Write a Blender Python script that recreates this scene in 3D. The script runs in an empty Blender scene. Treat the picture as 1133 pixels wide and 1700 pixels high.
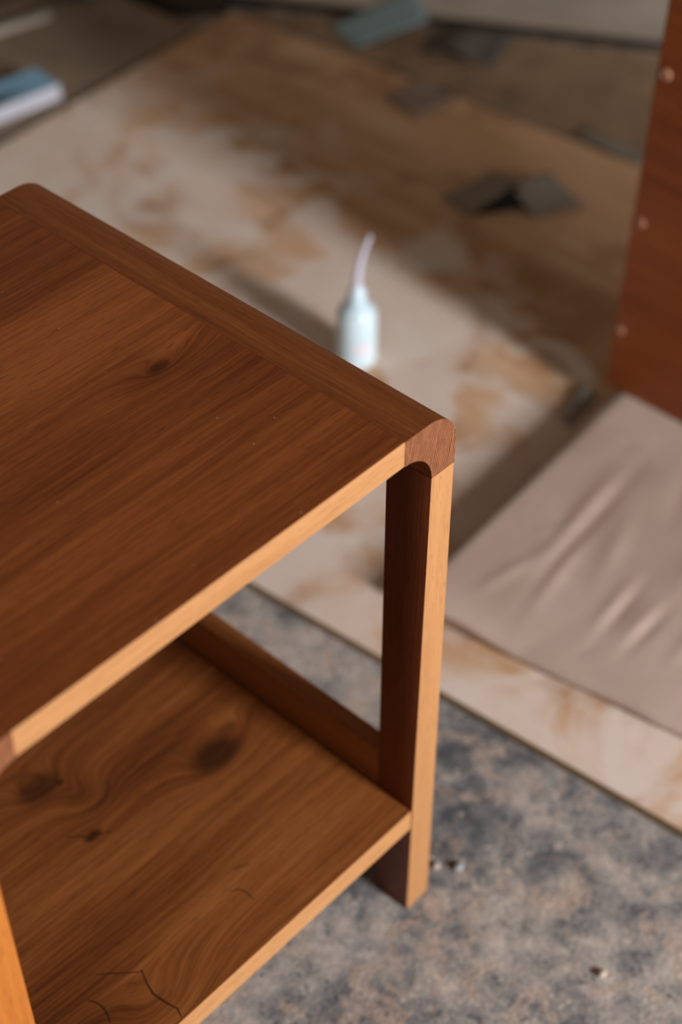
import bpy, bmesh, math, random
from mathutils import Vector, noise as mnoise
random.seed(7)
S = bpy.context.scene
COL = S.collection

# ---------------------------------------------------------------- camera
cam_d = bpy.data.cameras.new('camera')
cam = bpy.data.objects.new('camera', cam_d); COL.objects.link(cam)
YAW, PITCH = 0.8252, 0.7590
cam.location = (-0.6985, -0.5366, 1.3106)
cam.rotation_euler = (math.pi / 2 - PITCH, 0, -YAW)
cam_d.sensor_width = 36.0
cam_d.lens = 2778.0 / 1700.0 * 36.0
cam_d.clip_start = 0.02
cam_d.dof.use_dof = True
cam_d.dof.focus_distance = 1.19
cam_d.dof.aperture_fstop = 2.8
S.camera = cam

# ---------------------------------------------------------------- world, light, exposure
w = bpy.data.worlds.new('workshop_ambience'); S.world = w; w.use_nodes = True
bg = w.node_tree.nodes['Background']
bg.inputs['Color'].default_value = (1.0, 0.78, 0.57, 1)
bg.inputs['Strength'].default_value = 0.125
ld = bpy.data.lights.new('daylight_opening', 'AREA')
ld.shape = 'RECTANGLE'; ld.size = 0.62; ld.size_y = 0.9
ld.energy = 225; ld.color = (1.0, 0.97, 0.94)
lo = bpy.data.objects.new('daylight_opening', ld); COL.objects.link(lo)
lo.location = (0.22, -3.4, 1.42)
lo.rotation_euler = (Vector((0.4, 0.3, 0.1)) - Vector(lo.location)).to_track_quat('-Z', 'Y').to_euler()
S.view_settings.view_transform = 'Standard'
S.view_settings.look = 'None'
S.view_settings.gamma = 1
S.view_settings.use_curve_mapping = False
S.view_settings.exposure = 0.0

# ---------------------------------------------------------------- node helpers
class NT:
    def __init__(s, name):
        s.m = bpy.data.materials.new(name); s.m.use_nodes = True
        s.t = s.m.node_tree; s.n = s.t.nodes; s.l = s.t.links
        s.b = s.n['Principled BSDF']
        tc = s.n.new('ShaderNodeTexCoord'); s.P = tc.outputs['Object']
        sp = s.n.new('ShaderNodeSeparateXYZ'); s.l.new(s.P, sp.inputs[0])
        s.X, s.Y, s.Z = sp.outputs
    def put(s, sock, v):
        if isinstance(v, bpy.types.NodeSocket): s.l.new(v, sock)
        elif isinstance(v, (tuple, list)) and len(v) == 3 and sock.type == 'RGBA': sock.default_value = (*v, 1)
        else: sock.default_value = v
    def math(s, op, a, b=0.0, c=None, clamp=False):
        n = s.n.new('ShaderNodeMath'); n.operation = op; n.use_clamp = clamp
        s.put(n.inputs[0], a); s.put(n.inputs[1], b)
        if c is not None: s.put(n.inputs[2], c)
        return n.outputs[0]
    def vec(s, x, y, z):
        n = s.n.new('ShaderNodeCombineXYZ')
        for i, v in enumerate((x, y, z)): s.put(n.inputs[i], v)
        return n.outputs[0]
    def noise(s, v, scale=1.0, detail=3.0, rough=0.55, dist=0.0):
        n = s.n.new('ShaderNodeTexNoise'); s.put(n.inputs['Vector'], v)
        n.inputs['Scale'].default_value = scale; n.inputs['Detail'].default_value = detail
        n.inputs['Roughness'].default_value = rough; n.inputs['Distortion'].default_value = dist
        return n.outputs['Fac']
    def voro(s, v, scale):
        n = s.n.new('ShaderNodeTexVoronoi'); s.put(n.inputs['Vector'], v); n.inputs['Scale'].default_value = scale
        return n
    def ramp(s, f, stops):
        n = s.n.new('ShaderNodeValToRGB'); s.put(n.inputs[0], f); e = n.color_ramp.elements
        while len(e) < len(stops): e.new(0.5)
        for el, (p, c) in zip(e, stops):
            el.position = p; el.color = (*c, 1) if len(c) == 3 else c
        return n.outputs[0]
    def step(s, f, a, b, lo=0.0, hi=1.0):
        n = s.n.new('ShaderNodeMapRange'); n.interpolation_type = 'SMOOTHSTEP'
        s.put(n.inputs[0], f)
        for i, v in zip((1, 2, 3, 4), (a, b, lo, hi)): n.inputs[i].default_value = v
        return n.outputs[0]
    def mix(s, f, a, b, mode='MIX'):
        n = s.n.new('ShaderNodeMix'); n.data_type = 'RGBA'; n.blend_type = mode
        s.put(n.inputs[0], f); s.put(n.inputs[6], a); s.put(n.inputs[7], b)
        return n.outputs[2]
    def bump(s, h, strength, dist):
        n = s.n.new('ShaderNodeBump'); n.inputs['Strength'].default_value = strength
        n.inputs['Distance'].default_value = dist; s.put(n.inputs['Height'], h)
        s.l.new(n.outputs[0], s.b.inputs['Normal'])
    def done(s, col, rough=0.5, spec=0.4):
        s.put(s.b.inputs['Base Color'], col); s.put(s.b.inputs['Roughness'], rough)
        s.b.inputs['Specular IOR Level'].default_value = spec
        return s.m
    def blob(s, a, b, a0, b0, ra, rb):
        da = s.math('DIVIDE', s.math('SUBTRACT', a, a0), ra); db = s.math('DIVIDE', s.math('SUBTRACT', b, b0), rb)
        d2 = s.math('ADD', s.math('MULTIPLY', da, da), s.math('MULTIPLY', db, db))
        return s.math('POWER', 2.718, s.math('MULTIPLY', d2, -1.0))

def plain(name, col, rough=0.5, spec=0.4, var=0.12, scale=40.0, bump=0.0):
    t = NT(name); f = t.noise(t.P, scale, 4)
    c = t.ramp(f, [(0.25, tuple(x * (1 - var) for x in col)), (0.75, tuple(min(1, x * (1 + var)) for x in col))])
    if bump: t.bump(f, bump, 0.002)
    return t.done(c, rough, spec)

def wood(name, dark, mid, light, axis='X', face='Z', knots=(), rough=0.46, spec=0.25, bend=0.010, fine=1.0, specks=False, tone=None, seed=0.0, bumpf=0.25, contrast=1.0):
    """grain along `axis`; knots: (along, across, r_along, r_across, bend, darkness)"""
    t = NT(name)
    if axis == 'X': g, c, d = t.X, t.Y, t.Z
    elif axis == 'Y': g, c, d = t.Y, t.X, t.Z
    else: g, c, d = t.Z, t.X, t.Y
    g = t.math('ADD', g, seed)
    c0 = c
    wv = t.noise(t.vec(t.math('MULTIPLY', g, 2.2), t.math('MULTIPLY', c, 7.0), t.math('MULTIPLY', d, 7.0)), 1.0, 2)
    c = t.math('ADD', c, t.math('MULTIPLY', t.math('SUBTRACT', wv, 0.5), bend))
    dk = None
    for (ka, kc, ra, rc, kb, kd) in knots:
        w_ = t.blob(g, c0, ka + seed, kc, ra, rc)
        c = t.math('ADD', c, t.math('MULTIPLY', w_, kb))
        if kd:
            q = t.math('MULTIPLY', t.step(w_, 0.3, 0.9), kd)
            dk = q if dk is None else t.math('MAXIMUM', dk, q)
    f1 = t.noise(t.vec(t.math('MULTIPLY', g, 14.0), t.math('MULTIPLY', c, 420.0), t.math('MULTIPLY', d, 420.0)), 1.0, 3, 0.6)
    f2 = t.noise(t.vec(t.math('MULTIPLY', g, 3.0), t.math('MULTIPLY', c, 75.0), t.math('MULTIPLY', d, 75.0)), 1.0, 3, 0.6)
    f3 = t.noise(t.vec(t.math('MULTIPLY', g, 2.0), t.math('MULTIPLY', c, 14.0), t.math('MULTIPLY', d, 14.0)), 1.0, 3, 0.5)
    f = t.math('ADD', t.math('MULTIPLY', f1, 0.34 * fine), t.math('ADD', t.math('MULTIPLY', f2, 0.36), t.math('MULTIPLY', f3, 0.30)))
    if tone is not None:                      # a board's own lighter and darker heartwood
        for (ta, tc_, ra, rc, amt) in tone:
            f = t.math('ADD', f, t.math('MULTIPLY', t.blob(g, c0, ta + seed, tc_, ra, rc), amt))
    h = 0.20 / contrast
    col = t.ramp(f, [(0.5 - h, dark), (0.5, mid), (0.5 + h, light)])
    if dk is not None:
        col = t.mix(dk, col, tuple(x * 0.18 for x in dark))
    pore = t.noise(t.vec(t.math('MULTIPLY', g, 55.0), t.math('MULTIPLY', c, 1300.0), t.math('MULTIPLY', d, 1300.0)), 1.0, 1)
    col = t.mix(t.step(pore, 0.60, 0.72, 0.0, 0.55), col, tuple(x * 0.45 for x in dark))
    if specks:
        v = t.voro(t.P, 95.0)
        s1 = t.math('LESS_THAN', v.outputs['Distance'], 0.055)
        sel = t.math('GREATER_THAN', t.noise(v.outputs['Position'], 60.0, 0), 0.60)
        col = t.mix(t.math('MULTIPLY', t.math('MULTIPLY', s1, sel), 0.6), col, (0.55, 0.45, 0.38))
    t.bump(f1, bumpf, 0.0006)
    r = t.math('ADD', rough, t.math('MULTIPLY', t.math('SUBTRACT', f1, 0.5), 0.25))
    return t.done(col, r, spec)

# ---------------------------------------------------------------- object helpers
def obj(name, bm, mats, parent=None, smooth=False, loc=(0, 0, 0)):
    me = bpy.data.meshes.new(name); bmesh.ops.recalc_face_normals(bm, faces=bm.faces)
    bm.to_mesh(me); bm.free()
    for m in (mats if isinstance(mats, (list, tuple)) else [mats]): me.materials.append(m)
    if smooth:
        for p in me.polygons: p.use_smooth = True
        if smooth != 'all':
            try: me.set_sharp_from_angle(angle=math.radians(40))
            except Exception: pass
    o = bpy.data.objects.new(name, me); COL.objects.link(o)
    o.location = loc
    if parent is not None:
        o.parent = parent
        o.location = Vector(loc) - Vector(parent.location) if parent.type == 'EMPTY' or True else loc
    return o
def tag(o, label, cat, group=None):
    o['label'] = label; o['category'] = cat
    if group: o['group'] = group
    return o
def thing(name, label, cat, loc=(0, 0, 0), group=None):
    o = bpy.data.objects.new(name, None); COL.objects.link(o); o.location = loc
    o.empty_display_size = 0.05
    return tag(o, label, cat, group)
def hexa(b, t):
    """box from 4 bottom and 4 top corners (ccw)"""
    bm = bmesh.new(); v = [bm.verts.new(p) for p in list(b) + list(t)]
    for f in ((3, 2, 1, 0), (4, 5, 6, 7), (0, 1, 5, 4), (1, 2, 6, 5), (2, 3, 7, 6), (3, 0, 4, 7)):
        bm.faces.new([v[i] for i in f])
    return bm
def box(x0, x1, y0, y1, z0, z1):
    return hexa([(x0, y0, z0), (x1, y0, z0), (x1, y1, z0), (x0, y1, z0)], [(x0, y0, z1), (x1, y0, z1), (x1, y1, z1), (x0, y1, z1)])
def bev(bm, r, seg=2):
    bmesh.ops.bevel(bm, geom=list(bm.edges), offset=r, segments=seg, profile=0.5, affect='EDGES')
    return bm
def slab(pts, z0, z1, r=0.0):
    bm = bmesh.new(); n = len(pts)
    a = [bm.verts.new((x, y, z0)) for x, y in pts]; b = [bm.verts.new((x, y, z1)) for x, y in pts]
    bm.faces.new(a[::-1]); bm.faces.new(b)
    for i in range(n): bm.faces.new((a[i], a[(i + 1) % n], b[(i + 1) % n], b[i]))
    if r: bev(bm, r, 1)
    return bm
def by_y(bm, idx=1, lim=0.75):
    """faces looking along +-y get material slot idx"""
    bm.normal_update()
    for f in bm.faces: f.material_index = idx if abs(f.normal.y) > lim else 0
    return bm
def lathe(prof, n=28):
    bm = bmesh.new(); rings = []
    for r, z in prof:
        if r < 1e-6: rings.append([bm.verts.new((0, 0, z))])
        else: rings.append([bm.verts.new((r * math.cos(2 * math.pi * i / n), r * math.sin(2 * math.pi * i / n), z)) for i in range(n)])
    for a, b in zip(rings, rings[1:]):
        for i in range(n):
            j = (i + 1) % n
            if len(a) == 1: bm.faces.new((a[0], b[j], b[i]))
            elif len(b) == 1: bm.faces.new((a[i], a[j], b[0]))
            else: bm.faces.new((a[i], a[j], b[j], b[i]))
    return bm
def tube(pts, rad, n=12):
    bm = bmesh.new(); rings = []
    pts = [Vector(p) for p in pts]
    for i, p in enumerate(pts):
        d = (pts[min(i + 1, len(pts) - 1)] - pts[max(i - 1, 0)]).normalized()
        u = d.cross(Vector((1, 1, 0.01))).normalized(); v = d.cross(u)
        r = rad[i] if isinstance(rad, (list, tuple)) else rad
        rings.append([bm.verts.new(p + u * r * math.cos(2 * math.pi * k / n) + v * r * math.sin(2 * math.pi * k / n)) for k in range(n)])
    for a, b in zip(rings, rings[1:]):
        for i in range(n): bm.faces.new((a[i], a[(i + 1) % n], b[(i + 1) % n], b[i]))
    bm.faces.new(rings[0][::-1]); bm.faces.new(rings[-1])
    return bm
def sheet(p00, p10, p11, p01, fz, th=0.0016, nu=16, nv=12):
    """thin curled sheet over a bilinear patch; fz(u,v) adds height"""
    bm = bmesh.new(); P = [Vector(p) for p in (p00, p10, p11, p01)]
    T, B = {}, {}
    for i in range(nu + 1):
        for j in range(nv + 1):
            u, v = i / nu, j / nv
            p = (P[0] * (1 - u) + P[1] * u) * (1 - v) + (P[3] * (1 - u) + P[2] * u) * v
            p.z += fz(u, v)
            T[i, j] = bm.verts.new(p + Vector((0, 0, th))); B[i, j] = bm.verts.new(p)
    for i in range(nu):
        for j in range(nv):
            bm.faces.new((T[i, j], T[i + 1, j], T[i + 1, j + 1], T[i, j + 1]))
            bm.faces.new((B[i, j + 1], B[i + 1, j + 1], B[i + 1, j], B[i, j]))
    for i in range(nu):
        bm.faces.new((B[i, 0], B[i + 1, 0], T[i + 1, 0], T[i, 0])); bm.faces.new((T[i, nv], T[i + 1, nv], B[i + 1, nv], B[i, nv]))
    for j in range(nv):
        bm.faces.new((T[0, j], T[0, j + 1], B[0, j + 1], B[0, j])); bm.faces.new((B[nu, j], B[nu, j + 1], T[nu, j + 1], T[nu, j]))
    return bm

# ---------------------------------------------------------------- materials of the setting
t = NT('worn_concrete')
n1 = t.noise(t.P, 11.0, 7, 0.62, 0.9); n2 = t.noise(t.P, 42.0, 7, 0.66, 0.5); n3 = t.noise(t.P, 260.0, 5, 0.62); n4 = t.noise(t.vec(t.X, t.Y, 3.7), 19.0, 6, 0.62, 1.1)
n0 = t.noise(t.vec(t.X, t.Y, 1.2), 4.0, 3, 0.5, 0.5)
f = t.math('ADD', t.math('MULTIPLY', t.math('SUBTRACT', n0, 0.53), 0.22), t.math('ADD', t.math('MULTIPLY', n1, 0.42), t.math('ADD', t.math('MULTIPLY', n2, 0.34), t.math('MULTIPLY', n3, 0.24))))
c = t.ramp(f, [(0.39, (0.075, 0.079, 0.092)), (0.46, (0.185, 0.183, 0.19)), (0.52, (0.34, 0.31, 0.295)), (0.60, (0.52, 0.455, 0.42))])
c = t.mix(t.step(n4, 0.50, 0.64, 0, 0.75), c, t.ramp(n3, [(0.35, (0.34, 0.25, 0.205)), (0.65, (0.56, 0.44, 0.37))]))
pit = t.noise(t.vec(t.X, t.Y, 8.3), 60.0, 4, 0.55, 0.6)
ph = t.step(pit, 0.66, 0.74)
c = t.mix(t.math('MULTIPLY', ph, 0.7), c, (0.07, 0.075, 0.085))
ag = t.voro(t.vec(t.X, t.Y, t.math('MULTIPLY', t.Z, 0.0)), 150.0)
an = t.noise(ag.outputs['Position'], 40.0, 1)
c = t.mix(t.math('MULTIPLY', t.step(ag.outputs['Distance'], 0.25, 0.45, 0.7, 0), t.step(an, 0.56, 0.62)), c, (0.56, 0.47, 0.41))
c = t.mix(t.math('MULTIPLY', t.step(ag.outputs['Distance'], 0.2, 0.4, 0.75, 0), t.step(an, 0.42, 0.37)), c, (0.06, 0.062, 0.07))
hh = t.math('SUBTRACT', t.math('ADD', t.math('MULTIPLY', n2, 1.2), t.math('MULTIPLY', n3, 0.55)), t.math('MULTIPLY', ph, 0.5))
t.bump(hh, 0.4, 0.0045)
M_concrete = t.done(c, 0.85, 0.25)

t = NT('dusty_plywood')
g1 = t.noise(t.vec(t.math('MULTIPLY', t.X, 26.0), t.math('MULTIPLY', t.Y, 3.0), 0.0), 1.0, 4, 0.55, 0.5)
base = t.ramp(g1, [(0.3, (0.47, 0.27, 0.14)), (0.55, (0.60, 0.37, 0.225)), (0.75, (0.67, 0.46, 0.31))])
st = t.noise(t.vec(t.X, t.Y, 9.1), 7.5, 4, 0.55, 0.8)
base = t.mix(t.step(st, 0.50, 0.68, 0, 0.6), base, (0.30, 0.135, 0.055))          # oil stains
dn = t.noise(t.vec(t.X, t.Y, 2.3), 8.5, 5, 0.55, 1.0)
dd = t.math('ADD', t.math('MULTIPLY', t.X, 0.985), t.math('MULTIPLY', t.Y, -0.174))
dens = t.math('ADD', dn, t.math('MINIMUM', t.math('MULTIPLY', t.math('SUBTRACT', 0.60, dd), 1.5), 0.06))    # sanding dust fades along the panel's shadow edge, so shade is put into colour
dust_and_light = t.step(dens, 0.38, 0.60, 0.03, 0.88)
col = t.mix(dust_and_light, base, t.ramp(t.noise(t.P, 12.0, 4), [(0.3, (0.70, 0.575, 0.50)), (0.7, (0.76, 0.68, 0.645))]))
t.bump(g1, 0.1, 0.002)
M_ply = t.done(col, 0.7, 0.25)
t = NT('plywood_edge_layers')
wz = t.math('FRACT', t.math('MULTIPLY', t.Z, 260.0))
c = t.mix(t.step(wz, 0.4, 0.6), (0.42, 0.28, 0.15), (0.20, 0.12, 0.06))
M_plyedge = t.done(t.mix(t.noise(t.P, 60.0), c, (0.33, 0.24, 0.15)), 0.8, 0.2)

M_hard = plain('brown_hardboard', (0.27, 0.18, 0.115), 0.75, 0.25, 0.3, 14.0)
M_hard2 = plain('dusty_hardboard', (0.24, 0.18, 0.13), 0.8, 0.25, 0.3, 10.0)
M_greyboard = plain('pale_grey_board', (0.42, 0.37, 0.32), 0.75, 0.25, 0.15, 9.0)
M_shadedark = plain('shade_dark', (0.03, 0.018, 0.012), 0.7, 0.3, 0.35, 14.0)  # near-black standing in for shade in the board gap and far recess
M_litedge = plain('lit_edge_grey', (0.42, 0.38, 0.34), 0.8, 0.2, 0.2, 20.0)

# ---------------------------------------------------------------- setting
fl = obj('floor', box(-2.6, 3.2, -3.0, 3.2, -0.06, 0.0), M_concrete); fl['kind'] = 'structure'

M_wall = plain('dim_plaster', (0.36, 0.30, 0.24), 0.9, 0.15, 0.1, 3.0)
for nm, b in (('wall_back', (-2.6, 3.2, 3.2, 3.35, 0.0, 2.7)), ('wall_right', (3.2, 3.35, -3.0, 3.35, 0.0, 2.7))):
    o = obj(nm, box(*b), M_wall); o['kind'] = 'structure'
# ---------------------------------------------------------------- sheets on the floor
PT = 0.012
def rot_rect(cx, cy, ang, x0, x1, y0, y1):
    ca, sa = math.cos(ang), math.sin(ang)
    return [(cx + x * ca - y * sa, cy + x * sa + y * ca) for x, y in ((x0, y0), (x1, y0), (x1, y1), (x0, y1))]
pl = rot_rect(1.067, 1.336, 0.086, -0.985, 0.0, -2.3, 0.0)
bm = slab(pl, 0.0, PT, 0.0012)
bm.normal_update()
for f_ in bm.faces: f_.material_index = 0 if f_.normal.z > 0.9 else 1
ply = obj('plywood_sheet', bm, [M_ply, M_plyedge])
tag(ply, 'large dusty plywood sheet lying on the concrete, under the bottle and the mat', 'plywood')

tag(obj('hardboard_sheet', slab([(1.085, 1.34), (1.165, 0.42), (1.62, 0.42), (1.155, 1.235)], 0.0, 0.005, 0.0008), M_hard),
    'thin brown hardboard sheet on the floor between the plywood and the pale grey board', 'hardboard')
dl = Vector((0.87, -0.50)).normalized()
a0 = Vector((1.164, 1.262)); a1 = Vector((1.63, 0.432))
off = Vector((0.87, 0.50)) * 0.7
bm = slab([tuple(a0 - (a1 - a0) * 0.15), tuple(a1), tuple(a1 + off), tuple(a0 + off)], 0.0, 0.018, 0.001); bm.normal_update()
for f_ in bm.faces: f_.material_index = 0 if f_.normal.z > 0.9 else 1  # side faces near-black: the shadow gap is put into the edge colour
tag(obj('grey_board', bm, [M_greyboard, M_shadedark]),
    'pale grey board with a gap shadow painted on its rim at the top right edge of the floor', 'board')
tag(obj('hardboard_sheet', slab([(0.25, 1.29), (1.0, 1.345), (0.985, 1.535), (0.25, 1.69)], 0.0, 0.006, 0.0008), M_hard2),
    'dusty grey-brown hardboard strip beyond the left edge of the plywood, by the carton', 'hardboard')
tag(obj('highlight_strip', slab([(0.5, 1.636), (0.86, 1.558), (0.855, 1.542), (0.495, 1.62)], 0.006, 0.016, 0.002), M_litedge),  # pale strip added in place of a lit board edge
    'added pale grey strip for the lit edge along the rim of the hardboard strip, top left', 'highlight')
tag(obj('dark_slab', slab([(0.995, 1.400), (1.075, 1.352), (1.12, 1.52), (1.00, 1.72)], 0.0, 0.03, 0.003), M_shadedark),  # slab added for the shade of the far recess
    'nearly black slab standing in for the shadowed recess at the far corner of the plywood', 'flat_slab')
tag(obj('dark_slab', slab([(0.3, 1.72), (0.95, 1.575), (0.93, 2.0), (0.3, 2.0)], 0.0, 0.02, 0.003), plain('brown_black', (0.11, 0.075, 0.05), 0.75, 0.25, 0.3, 12.0)),  # flat slab in an overall dark brown
    'dark brown slab beyond the added pale grey strip, in the top left corner', 'flat_slab')

# ---------------------------------------------------------------- side table
H, W, D = 0.58, 0.4426, 0.4319
TT, C_, ZJ = 0.0222, 0.0542, 0.5273
LB, LT, LDB, LDT = 0.0292, 0.0245, 0.0390, 0.0418
ZS, TS = 0.1477, 0.0255
STAIN = ((0.115, 0.0245, 0.0055), (0.215, 0.055, 0.0125), (0.335, 0.098, 0.025))
RAILC = ((0.13, 0.033, 0.008), (0.22, 0.064, 0.0155), (0.31, 0.105, 0.029))
PALE = ((0.34, 0.155, 0.058), (0.45, 0.222, 0.090), (0.52, 0.275, 0.125))  # front faces paler than the broad ones: light contrast put into colour
M_top = wood('oiled_heartwood_board', *STAIN, axis='X', knots=[(-0.112, 0.179, 0.013, 0.0065, 0.010, 0.55), (-0.095, 0.176, 0.045, 0.017, 0.016, 0)], specks=True, contrast=1.3,
             tone=[(-0.20, 0.255, 0.20, 0.06, 0.10), (-0.085, 0.195, 0.022, 0.010, 0.13), (-0.118, 0.176, 0.03, 0.012, -0.10), (-0.06, 0.14, 0.05, 0.03, -0.07), (-0.30, 0.08, 0.2, 0.04, 0.04)])
M_top2 = wood('oiled_heartwood_dark_board', *STAIN, axis='X', seed=3.3, contrast=1.3, specks=True, tone=[(-0.2, 0.38, 0.6, 0.3, -0.06)])
M_rail = wood('oiled_heartwood_rail', *RAILC, axis='Y', seed=1.7, bend=0.004, contrast=1.25)
M_legside = wood('dark_shaded_leg', (0.085, 0.017, 0.005), (0.15, 0.034, 0.010), (0.22, 0.055, 0.018), axis='Z', seed=0.6, bend=0.004)  # leg sides darkened, their shade put into the wood colour
M_edge = wood('pale_lit_edge', *PALE, axis='X', seed=5.1, bend=0.006, fine=0.9, bumpf=0.12, rough=0.5, spec=0.25)
M_legedge = wood('pale_lit_leg', *PALE, axis='Z', seed=2.2, bend=0.003, fine=0.7, bumpf=0.08, rough=0.5, spec=0.25, contrast=0.7)
M_shelf = wood('oiled_knotty_shelf', (0.095, 0.024, 0.006), (0.20, 0.060, 0.0145), (0.31, 0.108, 0.029), axis='X', seed=9.4, bend=0.03,
               knots=[(-0.099, 0.166, 0.036, 0.021, 0.03, 0.80), (-0.075, 0.178, 0.02, 0.010, 0.015, 0.35), (-0.228, 0.252, 0.028, 0.018, 0.03, 0.70), (-0.212, 0.243, 0.006, 0.004, 0.004, 0.8), (-0.208, 0.218, 0.020, 0.020, 0.03, 0), (-0.229, 0.180, 0.012, 0.006, 0.01, 0.8), (-0.30, 0.02, 0.05, 0.03, 0.03, 0.0)],
               tone=[(-0.15, 0.20, 0.10, 0.035, -0.12), (-0.06, 0.19, 0.03, 0.012, 0.10), (-0.12, 0.07, 0.12, 0.05, 0.07), (-0.36, 0.06, 0.08, 0.04, -0.12), (-0.1, 0.36, 0.2, 0.06, -0.10)], contrast=1.45)
t = NT('oiled_end_grain')
u = t.math('ADD', t.math('MULTIPLY', t.X, 0.94), t.math('MULTIPLY', t.Z, -0.30))
rad = t.math('MULTIPLY', t.math('POWER', t.math('ADD', t.Z, -0.50), 2.0), 1.2)
u = t.math('ADD', u, rad)
u = t.math('ADD', u, t.math('MULTIPLY', t.noise(t.P, 70.0, 3), 0.0035))
wv = t.math('SINE', t.math('MULTIPLY', u, 3100.0))
v2 = t.noise(t.vec(t.math('MULTIPLY', u, 420.0), t.math('MULTIPLY', t.Z, 60.0), 0.0), 1.0, 3)
f = t.math('ADD', t.math('MULTIPLY', wv, 0.24), t.math('ADD', 0.2, t.math('MULTIPLY', v2, 0.6)))
c = t.ramp(f, [(0.28, (0.07, 0.020, 0.009)), (0.5, (0.19, 0.066, 0.027)), (0.75, (0.34, 0.135, 0.055))])
pv = t.voro(t.P, 900.0)
c = t.mix(t.step(pv.outputs['Distance'], 0.1, 0.3, 0.5, 0), c, (0.06, 0.02, 0.01))
M_end = t.done(c, 0.5, 0.3)
M_crack = plain('dark_filler', (0.045, 0.016, 0.006), 0.6, 0.2)

table = thing('side_table', 'reddish-brown wooden side table with rounded corner rails and a low shelf', 'table', (-W / 2, D / 2, 0))

def rail_bm(sgn):
    """rounded L-profile corner rail running the full depth, extruded along y"""
    pr = []
    ro, ri = 0.030, C_ - LT
    pr.append((-C_, H))
    for k in range(13):
        a = math.pi / 2 * (1 - k / 12)
        pr.append((-ro + ro * math.cos(a), H - ro + ro * math.sin(a)))
    pr.append((0.0, ZJ)); pr.append((-LT, ZJ))
    for k in range(1, 11):
        a = math.pi / 2 * k / 10
        pr.append((-C_ + ri * math.cos(a), ZJ + (H - TT - ZJ) * math.sin(a)))
    if sgn < 0: pr = [(-W - x, z) for x, z in pr][::-1]
    e = 0.0008
    bm = bmesh.new()
    rows = [[bm.verts.new((x, y, z)) for x, z in pr] for y in (0.0, D)]
    n = len(pr)
    bm.faces.new(rows[0]).material_index = 1
    bm.faces.new(rows[1][::-1]).material_index = 1
    for i in range(n): bm.faces.new((rows[0][i], rows[1][i], rows[1][(i + 1) % n], rows[0][(i + 1) % n]))
    return bm
for s in (1, -1):
    r_ = obj('corner_rail', rail_bm(s), [M_rail, M_end], table, smooth=True)
G = 0.0005
x0, x1 = -W + C_ + 0.0001, -C_ - 0.0001
def softy(bm, r=0.0006):
    """ease only the long front and back arrises, so the boards meet tight"""
    ys = [v.co.y for v in bm.verts]
    es = [e for e in bm.edges if abs(e.verts[0].co.x - e.verts[1].co.x) > 0.1 and (min(e.verts[0].co.y - 0.0, 9) < 0.01 or e.verts[0].co.y > D - 0.01)]
    bmesh.ops.bevel(bm, geom=es, offset=r, segments=2, profile=0.5, affect='EDGES')
    return bm
obj('top_plank', by_y(softy(box(x0, x1, 0.0003, 0.3257, H - TT, H - 0.0001))), [M_top, M_edge], table)
obj('top_plank', by_y(softy(box(x0, x1, 0.3258, D - 0.0003, H - TT, H - 0.0001))), [M_top2, M_edge], table)
def leg_bm(sx, sy):
    def X(x): return x if sx > 0 else -W - x
    def Y(y): return y if sy > 0 else D - y
    b = [(X(-LB), Y(0), 0), (X(0), Y(0), 0), (X(0), Y(LDB), 0), (X(-LB), Y(LDB), 0)]
    tp = [(X(-LT), Y(0), ZJ - 0.0002), (X(0), Y(0), ZJ - 0.0002), (X(0), Y(LDT), ZJ - 0.0002), (X(-LT), Y(LDT), ZJ - 0.0002)]
    return by_y(bev(hexa(b, tp), 0.0008, 2))
M_amber = wood('amber_lit_leg', (0.34, 0.10, 0.015), (0.47, 0.165, 0.028), (0.55, 0.23, 0.05), axis='Z', seed=7.7, bend=0.03, fine=0.4, bumpf=0.08, rough=0.5, spec=0.25)
for sx in (1, -1):
    for sy in (1, -1):
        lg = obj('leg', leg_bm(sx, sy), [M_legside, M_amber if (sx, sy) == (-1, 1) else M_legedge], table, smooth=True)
        if (sx, sy) == (-1, 1): lg['label'] = 'amber-toned leg'
sx0, sx1 = -W + 0.0283, -0.0283
shelf = obj('shelf', by_y(bev(box(sx0, sx1, 0.0006, D - 0.0006, ZS - TS, ZS), 0.0008, 2)), [M_shelf, M_edge], table)
M_srail = wood('oiled_heartwood_shelf_rail', (0.20, 0.062, 0.015), (0.31, 0.105, 0.026), (0.39, 0.15, 0.042), axis='Y', seed=4.4, bend=0.004)
for xa, xb in ((-0.0270, -0.010), (-W + 0.010, -W + 0.0270)):
    obj('shelf_rail', bev(box(xa, xb, LDB + 0.001, D - LDB - 0.001, ZS - TS, ZS + 0.046), 0.001, 2), M_srail, table)
def strip(pts, wd, z):
    bm = bmesh.new(); L = []
    P = [Vector((x, y, z)) for x, y in pts]
    for i, p in enumerate(P):
        d = (P[min(i + 1, len(P) - 1)] - P[max(i - 1, 0)]).normalized(); nrm = Vector((-d.y, d.x, 0))
        k = wd * (0.25 + 0.75 * math.sin(math.pi * (i + 0.3) / (len(P) - 0.4)))
        L.append((bm.verts.new(p + nrm * k / 2), bm.verts.new(p - nrm * k / 2), bm.verts.new(p - nrm * k / 2 - Vector((0, 0, 0.0006))), bm.verts.new(p + nrm * k / 2 - Vector((0, 0, 0.0006)))))
    for a, b in zip(L, L[1:]):
        for q in range(4): bm.faces.new((a[q], b[q], b[(q + 1) % 4], a[(q + 1) % 4]))
    bm.faces.new(L[0]); bm.faces.new(L[-1][::-1])
    return bm
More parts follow.
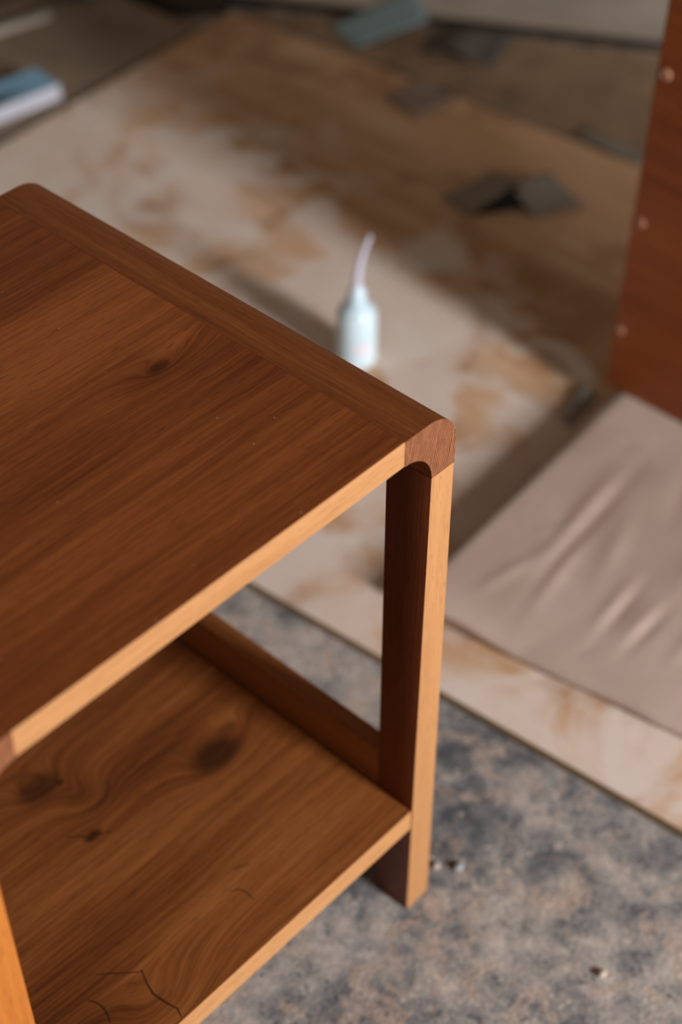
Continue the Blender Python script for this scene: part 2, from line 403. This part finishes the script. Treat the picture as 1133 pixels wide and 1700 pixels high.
for pts, wd in (([(-0.314, 0.079), (-0.306, 0.072), (-0.297, 0.063), (-0.287, 0.054)], 0.0011),
                ([(-0.287, 0.056), (-0.292, 0.045), (-0.295, 0.034), (-0.294, 0.026), (-0.293, 0.019), (-0.291, 0.011), (-0.294, 0.003)], 0.0019),
                ([(-0.333, 0.067), (-0.330, 0.061), (-0.329, 0.054), (-0.331, 0.046), (-0.334, 0.040)], 0.0017),
                ([(-0.189, 0.056), (-0.183, 0.053), (-0.181, 0.048), (-0.181, 0.042), (-0.182, 0.036)], 0.0011),
                ([(-0.173, 0.069), (-0.166, 0.068), (-0.160, 0.064)], 0.0008),
                ([(-0.182, 0.215), (-0.186, 0.208), (-0.196, 0.202), (-0.207, 0.201), (-0.220, 0.205)], 0.0016),
                ([(-0.245, 0.196), (-0.229, 0.180), (-0.215, 0.172)], 0.0014)):
    o = obj('crack', strip(pts, wd, ZS + 0.00015), M_crack, shelf)
    o.location = (0, 0, 0)

# ---------------------------------------------------------------- wrinkled mat
t = NT('dusty_canvas')
n1 = t.noise(t.P, 9.0, 5, 0.6); n2 = t.noise(t.P, 500.0, 2)
c = t.ramp(t.math('ADD', t.math('MULTIPLY', n1, 0.8), t.math('MULTIPLY', n2, 0.2)), [(0.35, (0.42, 0.315, 0.265)), (0.65, (0.50, 0.395, 0.34))])
t.bump(n2, 0.12, 0.001)
M_mat = t.done(c, 0.9, 0.15)
MTOP = 0.045
def mat_bm():
    bm = bmesh.new(); NU, NV = 150, 190
    c00, c10, c11, c01 = Vector((0.241, 0.234)), Vector((0.71, 0.276)), Vector((0.86, -1.55)), Vector((0.372, -0.55))  # far end lengthened out of view to carry the panel
    ridges = []
    rr = random.Random(3)
    for (px, py, L, wd, h, a) in ((0.46, 0.158, 0.085, 0.0065, -0.0040, 0.13), (0.46, 0.172, 0.080, 0.008, 0.0034, 0.13), (0.385, 0.140, 0.06, 0.007, 0.0030, 0.2),
                                  (0.375, 0.056, 0.038, 0.005, -0.0032, 0.1), (0.375, 0.067, 0.038, 0.006, 0.0026, 0.1), (0.37, 0.020, 0.034, 0.005, -0.0032, 0.02), (0.37, 0.031, 0.034, 0.006, 0.0024, 0.02),
                                  (0.44, 0.115, 0.05, 0.009, 0.0024, 0.3), (0.34, 0.175, 0.04, 0.007, 0.0022, -0.2), (0.50, 0.04, 0.07, 0.011, 0.0022, 0.2), (0.38, -0.02, 0.03, 0.006, 0.0020, 0.1),
                                  (0.56, 0.11, 0.05, 0.010, -0.0018, 0.35), (0.589, 0.202, 0.006, 0.005, -0.002, 0.0)):
        ridges.append((px, py, L, wd, h, a))
    for _ in range(8):
        ridges.append((rr.uniform(0.3, 0.45), rr.uniform(0.05, 0.2), rr.uniform(0.008, 0.016), 0.004, rr.uniform(-0.0012, 0.0012), rr.uniform(-0.5, 0.5)))
    T, B = {}, {}
    for i in range(NU + 1):
        for j in range(NV + 1):
            u, v = i / NU, j / NV
            p = (c00 * (1 - u) + c10 * u) * (1 - v) + (c01 * (1 - u) + c11 * u) * v
            edge = min(u, 1 - u, v, 1 - v)
            # slightly wavy rim
            if i == 0 or j == 0: p = p + Vector((0.002 * mnoise.noise(Vector((p.x * 20, p.y * 20, 1))), 0.002 * mnoise.noise(Vector((p.x * 20, p.y * 20, 5)))))
            z = MTOP - 0.017 * math.exp(-u / 0.10) * (0.12 + 0.88 * min(1, v * 6))
            dcur = min(u * 0.45, v * 0.75, 1)
            z -= 0.005 * max(0, 1 - dcur / 0.006) ** 2
            for (px, py, L, wd, h, a) in ridges:
                dx, dy = p.x - px, p.y - py
                s_ = dx * math.cos(a) + dy * math.sin(a); q = -dx * math.sin(a) + dy * math.cos(a)
                z += 0.7 * h * math.exp(-(s_ / L) ** 2 - (q / wd) ** 2)
            z += 0.0012 * mnoise.noise(Vector((p.x * 14, p.y * 14, 0)))
            T[i, j] = bm.verts.new((p.x, p.y, z))
    def rim():
        r_ = [(i, 0) for i in range(NU)] + [(NU, j) for j in range(NV)] + [(i, NV) for i in range(NU, 0, -1)] + [(0, j) for j in range(NV, 0, -1)]
        return r_
    for i in range(NU):
        for j in range(NV): bm.faces.new((T[i, j], T[i + 1, j], T[i + 1, j + 1], T[i, j + 1]))
    R_ = rim(); bt = [bm.verts.new((T[k].co.x + (0.007 if k[0] == 0 else -0.004 if k[0] == NU else 0), T[k].co.y + (-0.006 if k[1] == 0 else 0), PT)) for k in R_]
    for k in range(len(R_)):
        k2 = (k + 1) % len(R_)
        bm.faces.new((T[R_[k]], bt[k], bt[k2], T[R_[k2]]))
    bm.faces.new(bt)
    return bm
tag(obj('padded_mat', mat_bm(), M_mat, smooth=True), 'dusty pinkish-grey wrinkled mat lying on the plywood under the upright brown panel', 'mat')

# crumpled scrap beside the mat
M_scrap = plain('grey_rag', (0.32, 0.28, 0.25), 0.75, 0.3, 0.3, 60.0)
tag(obj('crumpled_scrap', sheet((0.595, 0.288, PT + .001), (0.665, 0.300, PT + .001), (0.675, 0.330, PT + .001), (0.61, 0.312, PT + .001),
        lambda u, v: 0.007 * abs(math.sin(5 * u + 2 * v)) * (1 - abs(2 * v - 1)) + 0.004 * abs(math.sin(13 * u + 7 * v)), nu=24, nv=12), M_scrap, smooth=True),
    'small crumpled grey scrap beside the mat at the foot of the brown panel', 'scrap')

# ---------------------------------------------------------------- upright panel with screw plugs
M_panel = wood('reddish_brown_panel_wood', (0.15, 0.034, 0.009), (0.265, 0.068, 0.017), (0.35, 0.10, 0.027), axis='Y', seed=6.0, bend=0.02, rough=0.4)
panel = thing('upright_panel', 'upright reddish-brown wooden panel with screw plugs standing on the mat', 'panel', (0.67, -0.6, 0.0465))
pb = hexa([(0.66, -1.5, 0.0465), (0.678, -1.5, 0.0465), (0.678, 0.288, 0.0465), (0.66, 0.288, 0.0465)],
          [(0.66, -1.5, 1.0), (0.678, -1.5, 1.0), (0.678, 0.266, 1.0), (0.66, 0.266, 1.0)])  # length and height added out of view to shade the plywood
obj('board', bev(pb, 0.0015, 2), M_panel, panel)
M_plug = plain('pale_wood_plug', (0.46, 0.23, 0.15), 0.5, 0.4, 0.15, 80.0)
M_hole = plain('dark_bore', (0.02, 0.012, 0.01), 0.9, 0.1)
for k, (py, pz) in enumerate(((0.267, 0.461), (0.271, 0.280), (0.278, 0.130))):
    if k == 0:
        prof = [(0.0022, 0.0002), (0.0022, 0.0018), (0.0050, 0.0022), (0.0068, 0.0010), (0.0068, -0.001)]
    else:
        prof = [(0.0, 0.0014), (0.004, 0.0013), (0.0056, 0.0008), (0.0060, -0.001)]
    bm = lathe(prof, 20)
    for v in bm.verts: v.co = Vector((0.66 - v.co.z, py + v.co.x, pz + v.co.y))
    p_ = obj('screw_plug', bm, M_plug, panel, smooth=True)
    if k == 0:
        bm = lathe([(0.0, 0.0006), (0.0022, 0.0006), (0.0022, -0.0005)], 16)
        for v in bm.verts: v.co = Vector((0.66 - v.co.z, py + v.co.x, pz + v.co.y))
        h_ = obj('bore', bm, M_hole, p_); h_.location = (0, 0, 0)
        p_['label'] = 'topmost plug, ring-shaped with a dark bore'

# ---------------------------------------------------------------- squeeze bottle
bot = thing('squeeze_bottle', 'small white squeeze bottle with a long curved nozzle standing on the plywood', 'bottle', (0.525, 0.567, PT))
t = NT('white_translucent_plastic'); t.b.inputs['Subsurface Weight'].default_value = 0.25; t.b.inputs['Subsurface Radius'].default_value = (0.01, 0.01, 0.012)
M_bottle = t.done(t.ramp(t.noise(t.P, 30.0), [(0.3, (0.56, 0.71, 0.82)), (0.7, (0.62, 0.77, 0.87))]), 0.35, 0.5)
M_nozzle = plain('clear_nozzle_plastic', (0.58, 0.58, 0.72), 0.35, 0.5, 0.05)
M_pink = plain('pale_pink_print', (0.74, 0.66, 0.74), 0.5, 0.3, 0.05)
o = obj('body', lathe([(0, 0), (0.0225, 0), (0.0245, 0.002), (0.0248, 0.006), (0.0248, 0.066), (0.0240, 0.072), (0.020, 0.080), (0.013, 0.086), (0.010, 0.088), (0.010, 0.094), (0, 0.094)]), M_bottle, bot, smooth=True); o.location = (0, 0, 0)
o = obj('cap', lathe([(0, 0.0935), (0.0112, 0.0935), (0.0112, 0.101), (0.008, 0.107), (0.0048, 0.112), (0, 0.112)]), M_bottle, bot, smooth=True); o.location = (0, 0, 0)
npts = []
for k in range(13):
    s_ = k / 12; b_ = 0.015 * s_ * s_
    npts.append((0.70 * b_, -0.74 * b_, 0.110 + 0.072 * s_))
o = obj('nozzle', tube(npts, [0.0056 - 0.0030 * k / 12 for k in range(13)]), M_nozzle, bot, smooth=True); o.location = (0, 0, 0)
bm = bmesh.new(); g_ = []
for i in range(9):
    a = math.radians(-118 + 5 * (i - 4) * 1.3)
    g_.append([bm.verts.new((0.02505 * math.cos(a), 0.02505 * math.sin(a), z)) for z in (0.026, 0.038)])
for a, b in zip(g_, g_[1:]): bm.faces.new((a[0], b[0], b[1], a[1]))
o = obj('printed_mark', bm, M_pink, bot); o.location = (0, 0, 0); o['label'] = 'pale pink printed spot'

# ---------------------------------------------------------------- sandpaper scraps
M_sand = plain('grey_brown_sandpaper', (0.26, 0.215, 0.18), 0.85, 0.25, 0.18, 260.0, 0.3)
M_sand2 = plain('slate_sandpaper', (0.23, 0.20, 0.17), 0.85, 0.25, 0.18, 260.0, 0.3)
M_sandt = plain('taupe_sandpaper', (0.27, 0.20, 0.165), 0.85, 0.25, 0.15, 260.0, 0.3)
M_sanddk = plain('dark_sandpaper', (0.12, 0.105, 0.095), 0.85, 0.2, 0.18, 260.0, 0.3)
M_blue = plain('blue_grey_sandpaper', (0.25, 0.36, 0.40), 0.8, 0.3, 0.15, 200.0, 0.2)
fold = thing('folded_sandpaper', 'grey-brown sandpaper piece folded into a low tent on the plywood', 'sandpaper', (0.92, 0.64, PT))
obj('left_flap', sheet((0.860, 0.666, 0.0125), (0.873, 0.723, 0.0125), (0.945, 0.691, 0.0360), (0.935, 0.636, 0.0470), lambda u, v: 0.003 * math.sin(math.pi * u) * v), M_sand, fold, smooth='all')
fl2 = obj('right_flap', sheet((0.927, 0.647, 0.0460), (1.006, 0.635, 0.0300), (0.995, 0.565, 0.0135), (0.922, 0.593, 0.0125), lambda u, v: -0.004 * math.sin(math.pi * v) + 0.006 * max(0, v - 0.75) * 2 * math.sin(math.pi * u)), M_sand2, fold, smooth='all')
M_foldshade = plain('fold_shade_black', (0.022, 0.019, 0.017), 0.9, 0.2, 0.2, 300.0)
tg = obj('fold_shade', sheet((0.871, 0.661, 0.0128), (0.934, 0.619, 0.0128), (0.935, 0.636, 0.0440), (0.925, 0.643, 0.0440), lambda u, v: 0.0, nu=6, nv=6), M_foldshade, fold, smooth='all')  # dark sheet added as the shade inside the fold
tg['label'] = 'near-black fill painted in for the shade between the flaps'
fl2['label'] = 'slate-grey flap with a curled front corner'
tag(obj('sandpaper', sheet((1.010, 0.889, 0.0125), (1.026, 0.968, 0.0125), (1.100, 0.955, 0.0125), (1.100, 0.880, 0.0125), lambda u, v: 0.003 * math.sin(3 * u + 2 * v) ** 2), M_sandt, smooth='all'),
    'flat taupe sandpaper piece lying on the back edge of the plywood', 'sandpaper')
tag(obj('sandpaper', sheet((1.175, 1.020, 0.008), (1.245, 1.048, 0.007), (1.315, 0.945, 0.007), (1.225, 0.910, 0.008), lambda u, v: 0.016 * math.sin(math.pi * min(1, v * 1.3)) ** 2 * (1 - 0.6 * u)), M_sanddk, smooth='all'),
    'buckled dark sandpaper piece on the hardboard, right of the blue piece', 'sandpaper')
tag(obj('sandpaper', sheet((1.120, 1.109, 0.007), (1.141, 1.187, 0.007), (1.298, 1.139, 0.030), (1.234, 1.057, 0.030), lambda u, v: 0.001 * math.sin(math.pi * v)), M_blue, smooth='all'),
    'blue-grey sandpaper sheet lying against the rim of the pale grey board', 'sandpaper')
tag(obj('sandpaper', sheet((1.140, 0.694, 0.006), (1.172, 0.690, 0.006), (1.172, 0.570, 0.006), (1.140, 0.570, 0.006), lambda u, v: 0.002 * math.sin(4 * v) ** 2), M_sand2, smooth='all'),
    'narrow slate strip of sandpaper along the plywood rim beside the brown panel', 'sandpaper')

# ---------------------------------------------------------------- small carton, left
t = NT('printed_carton')
dkm = t.step(t.noise(t.vec(t.math('MULTIPLY', t.X, 14.0), t.math('MULTIPLY', t.Y, 40.0), 0.0), 1.0, 2), 0.46, 0.54)
M_cblue = t.done(t.mix(t.blob(t.X, t.Y, -0.055, -0.004, 0.055, 0.018), (0.20, 0.42, 0.62), (0.008, 0.014, 0.016)), 0.4, 0.4)
M_cwhite = plain('white_carton_card', (0.46, 0.47, 0.55), 0.45, 0.4, 0.05)
carton = thing('carton', 'small white and blue printed carton lying beyond the left edge of the plywood', 'box', (0.640, 1.365, 0.006))
carton.rotation_euler = (0, 0, -0.12)
bm = bev(box(-0.16, 0.060, -0.024, 0.044, 0.0, 0.025), 0.001, 1); bm.normal_update()
for f_ in bm.faces: f_.material_index = 1 if f_.normal.z > 0.8 else 0
o = obj('carton_body', bm, [M_cwhite, M_cblue], carton); o.location = (0, 0, 0)
bm = box(0.0595, 0.0606, -0.018, 0.036, 0.003, 0.022)
o = obj('end_flap', bm, M_cwhite, carton); o.location = (0, 0, 0)

# ---------------------------------------------------------------- grit on the concrete
def pebble(x, y, r, m, lab, s):
    bm = bmesh.new(); bmesh.ops.create_icosphere(bm, subdivisions=2, radius=r)
    for v in bm.verts:
        k = 1 + 0.35 * mnoise.noise(v.co * (1.1 / r) + Vector((s, s, s)))
        v.co = Vector((v.co.x * k, v.co.y * k * 0.8, v.co.z * k * 0.6))
    zmin = min(v.co.z for v in bm.verts)
    for v in bm.verts: v.co.z -= zmin
    o = obj('pebble', bm, m, loc=(x, y, -0.0003), smooth='all')
    tag(o, lab, 'pebble')
M_pb = plain('blue_grey_stone', (0.34, 0.37, 0.41), 0.8, 0.2, 0.2, 200.0)
M_pp = plain('pale_pink_stone', (0.52, 0.41, 0.35), 0.8, 0.2, 0.2, 200.0)
M_pt = plain('pale_tan_stone', (0.52, 0.45, 0.36), 0.8, 0.2, 0.2, 200.0)
pebble(0.037, -0.006, 0.0055, M_pb, 'blue-grey pebble on the concrete beside the right front leg', 1)
pebble(0.024, 0.010, 0.0042, M_pp, 'pale pink pebble touching the right front leg side', 2)
pebble(0.037, -0.170, 0.0046, M_pt, 'pale tan pebble on the concrete in the bottom right corner', 3)
